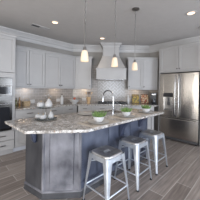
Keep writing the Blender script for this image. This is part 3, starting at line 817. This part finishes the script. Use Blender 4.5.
# canister
r = empty('storage_jar', (2.03, 3.99, WT), 0, 'small tan ceramic storage jar between the two left wall outlets', 'jar')
MB().lathe([(.045, 0), (.052, .01), (.052, .12), (.045, .135)], n=24).build('jar_body', 'wicker', r, smooth=True)
MB().lathe([(.048, .135), (.048, .15), (.012, .158), (.014, .175), (.004, .18)], n=20).build('lid', 'brown', r, smooth=True)
bottle((2.30, 3.78), .27, .044, 'ceramic', 'brown', 'tall white ceramic bottle with dark red stopper left of the fruit bowl', None, 'ceramic_bottle', 'bottle')
# fruit bowl with handles
FB = (2.68, 3.72)
r = empty('fruit_bowl', (*FB, WT), DG, 'white footed fruit bowl with side handles holding red apples', 'bowl'); r.scale = (1.15,)*3
MB().lathe([(.055, 0), (.05, .012), (.09, .04), (.115, .085), (.12, .10), (.113, .10), (.085, .05), (.001, .024)], n=32).build('bowl', 'ceramic', r, smooth=True)
for s in (-1, 1): MB().tube([(s*.112, -.02, .092), (s*.145, -.02, .098), (s*.150, 0, .10), (s*.145, .02, .098), (s*.112, .02, .092)], .005, 8).build('handle', 'ceramic', r, smooth=True)
ap = None; cs, sn = math.cos(DG), math.sin(DG)
AP = [((-.045, -.02, .072), 'red', 'red apple at the left of the fruit bowl'), ((.045, -.02, .072), 'orange', 'orange-yellow apple at the right of the fruit bowl'), ((0, .045, .072), 'red', 'red apple at the back of the fruit bowl'), ((.0, -.0, .125), 'red', 'dark red apple on top of the fruit bowl pile')]
for (p, m, lb) in AP:
    r = empty('apple', (FB[0] + p[0]*cs - p[1]*sn, FB[1] + p[0]*sn + p[1]*cs, WT + p[2]*1.15 - .030), 0, lb, 'apple', 'apples in the fruit bowl')
    MB().lathe([(.006, .004), (.018, 0), (.031, .014), (.036, .034), (.030, .052), (.015, .060), (.004, .054)], n=20).build('fruit', m, r, smooth='all')
    MB().tube([(0, 0, .054), (.002, 0, .070)], .0018, 5).build('stem', 'brown', r)
# utensil crock
cu = D(-.33, 4.66)
r = empty('utensil_crock', (cu[0], cu[1], WT), 0, 'tan wooden crock left of the cooktop holding kitchen utensils', 'crock'); r.scale = (1.25, 1.25, 1.1)
MB().lathe([(.044, 0), (.044, .004), (.034, .05), (.046, .10), (.052, .165), (.054, .17), (.049, .17), (.044, .12), (.028, .05), (.03, .012)], n=24).build('crock_body', 'woodlight', r, smooth=True)
UT = [(-.018, .0, -.055, .0, 'wooden_spoon', 'woodlight', 'wooden spoon leaning left in the crock'), (.020, -.012, .06, -.02, 'wooden_spatula', 'woodlight', 'wooden spatula leaning right in the crock'), (.0, -.016, -.015, -.02, 'serving_spoon', 'brown', 'dark serving spoon in the middle of the crock'), (-.004, .020, .005, .055, 'ladle', 'brown', 'dark ladle at the back of the crock')]
for (ax, ay, bx, by, n_, m, lb) in UT:
    q = empty(n_, (cu[0], cu[1], WT + .045), DG, lb, n_.replace('_', ' '), 'utensils in the crock')
    a = Vector((ax*.4, ay*.4, .0)); e_ = Vector((bx*1.3, by*1.3, .235)); d = (e_ - a).normalized()
    MB().tube([a, e_], .004, 6).build('handle', m, q, smooth=True)
    MB().tube([e_ - d*.01, e_ + d*.015, e_ + d*.04, e_ + d*.055], [.006, .019, .020, .008] if 'spatula' not in n_ else [.006, .016, .022, .022], 10).build('head', m, q, smooth=True)
# right side of cooktop: tall white bottle, prints, coffee maker
cu = D(.86, 4.74); r = bottle((cu[0], cu[1]), .25, .038, 'ceramic', 'plasticwhite', 'pale ceramic bottle on the worktop right of the cooktop', None, 'ceramic_bottle')
def print_(X, Z, wd, hh, m, label, tilt=8):
    x, y, _ = D(X, Z)
    r = empty('framed_print', (x, y, WT), DG, label, 'picture', 'small prints leaning on the backsplash'); r.rotation_euler = (R(-tilt), 0, DG)
    MB().box(-wd/2, wd/2, 0, .014, 0, hh).build('board', 'brown', r, bevel=.002)
    MB().box(-wd/2 + .008, wd/2 - .008, -.003, 0, .008, hh - .008).build('picture_face', m, r)
print_(1.12, 4.875, .22, .28, 'pic1', 'small upright print of yellow flowers leaning on the backsplash')
print_(1.405, 4.862, .24, .29, 'pic2', 'small upright print of a red and cream dish beside the coffee maker')
cu = D(1.62, 4.60)
r = empty('coffee_maker', (4.36, 2.13, WT), R(-62), 'black coffee maker with glass carafe in the corner beside the refrigerator panel', 'coffee maker')
MB().box(-.085, .085, -.10, .10, 0, .03).build('base', 'black', r, bevel=.008)
MB().box(-.085, .085, .02, .10, .031, .26).build('water_tank', 'black', r, bevel=.008)
MB().box(-.088, .088, -.10, .10, .261, .34).build('brew_head', 'black', r, bevel=.012)
MB().lathe([(.045, .031), (.058, .05), (.06, .11), (.045, .15), (.048, .165)], (0, -.045, 0), 20).build('carafe', 'blackglass', r, smooth=True)
MB().box(-.05, .05, -.102, -.1, .285, .315).build('control_strip', 'steelh', r)
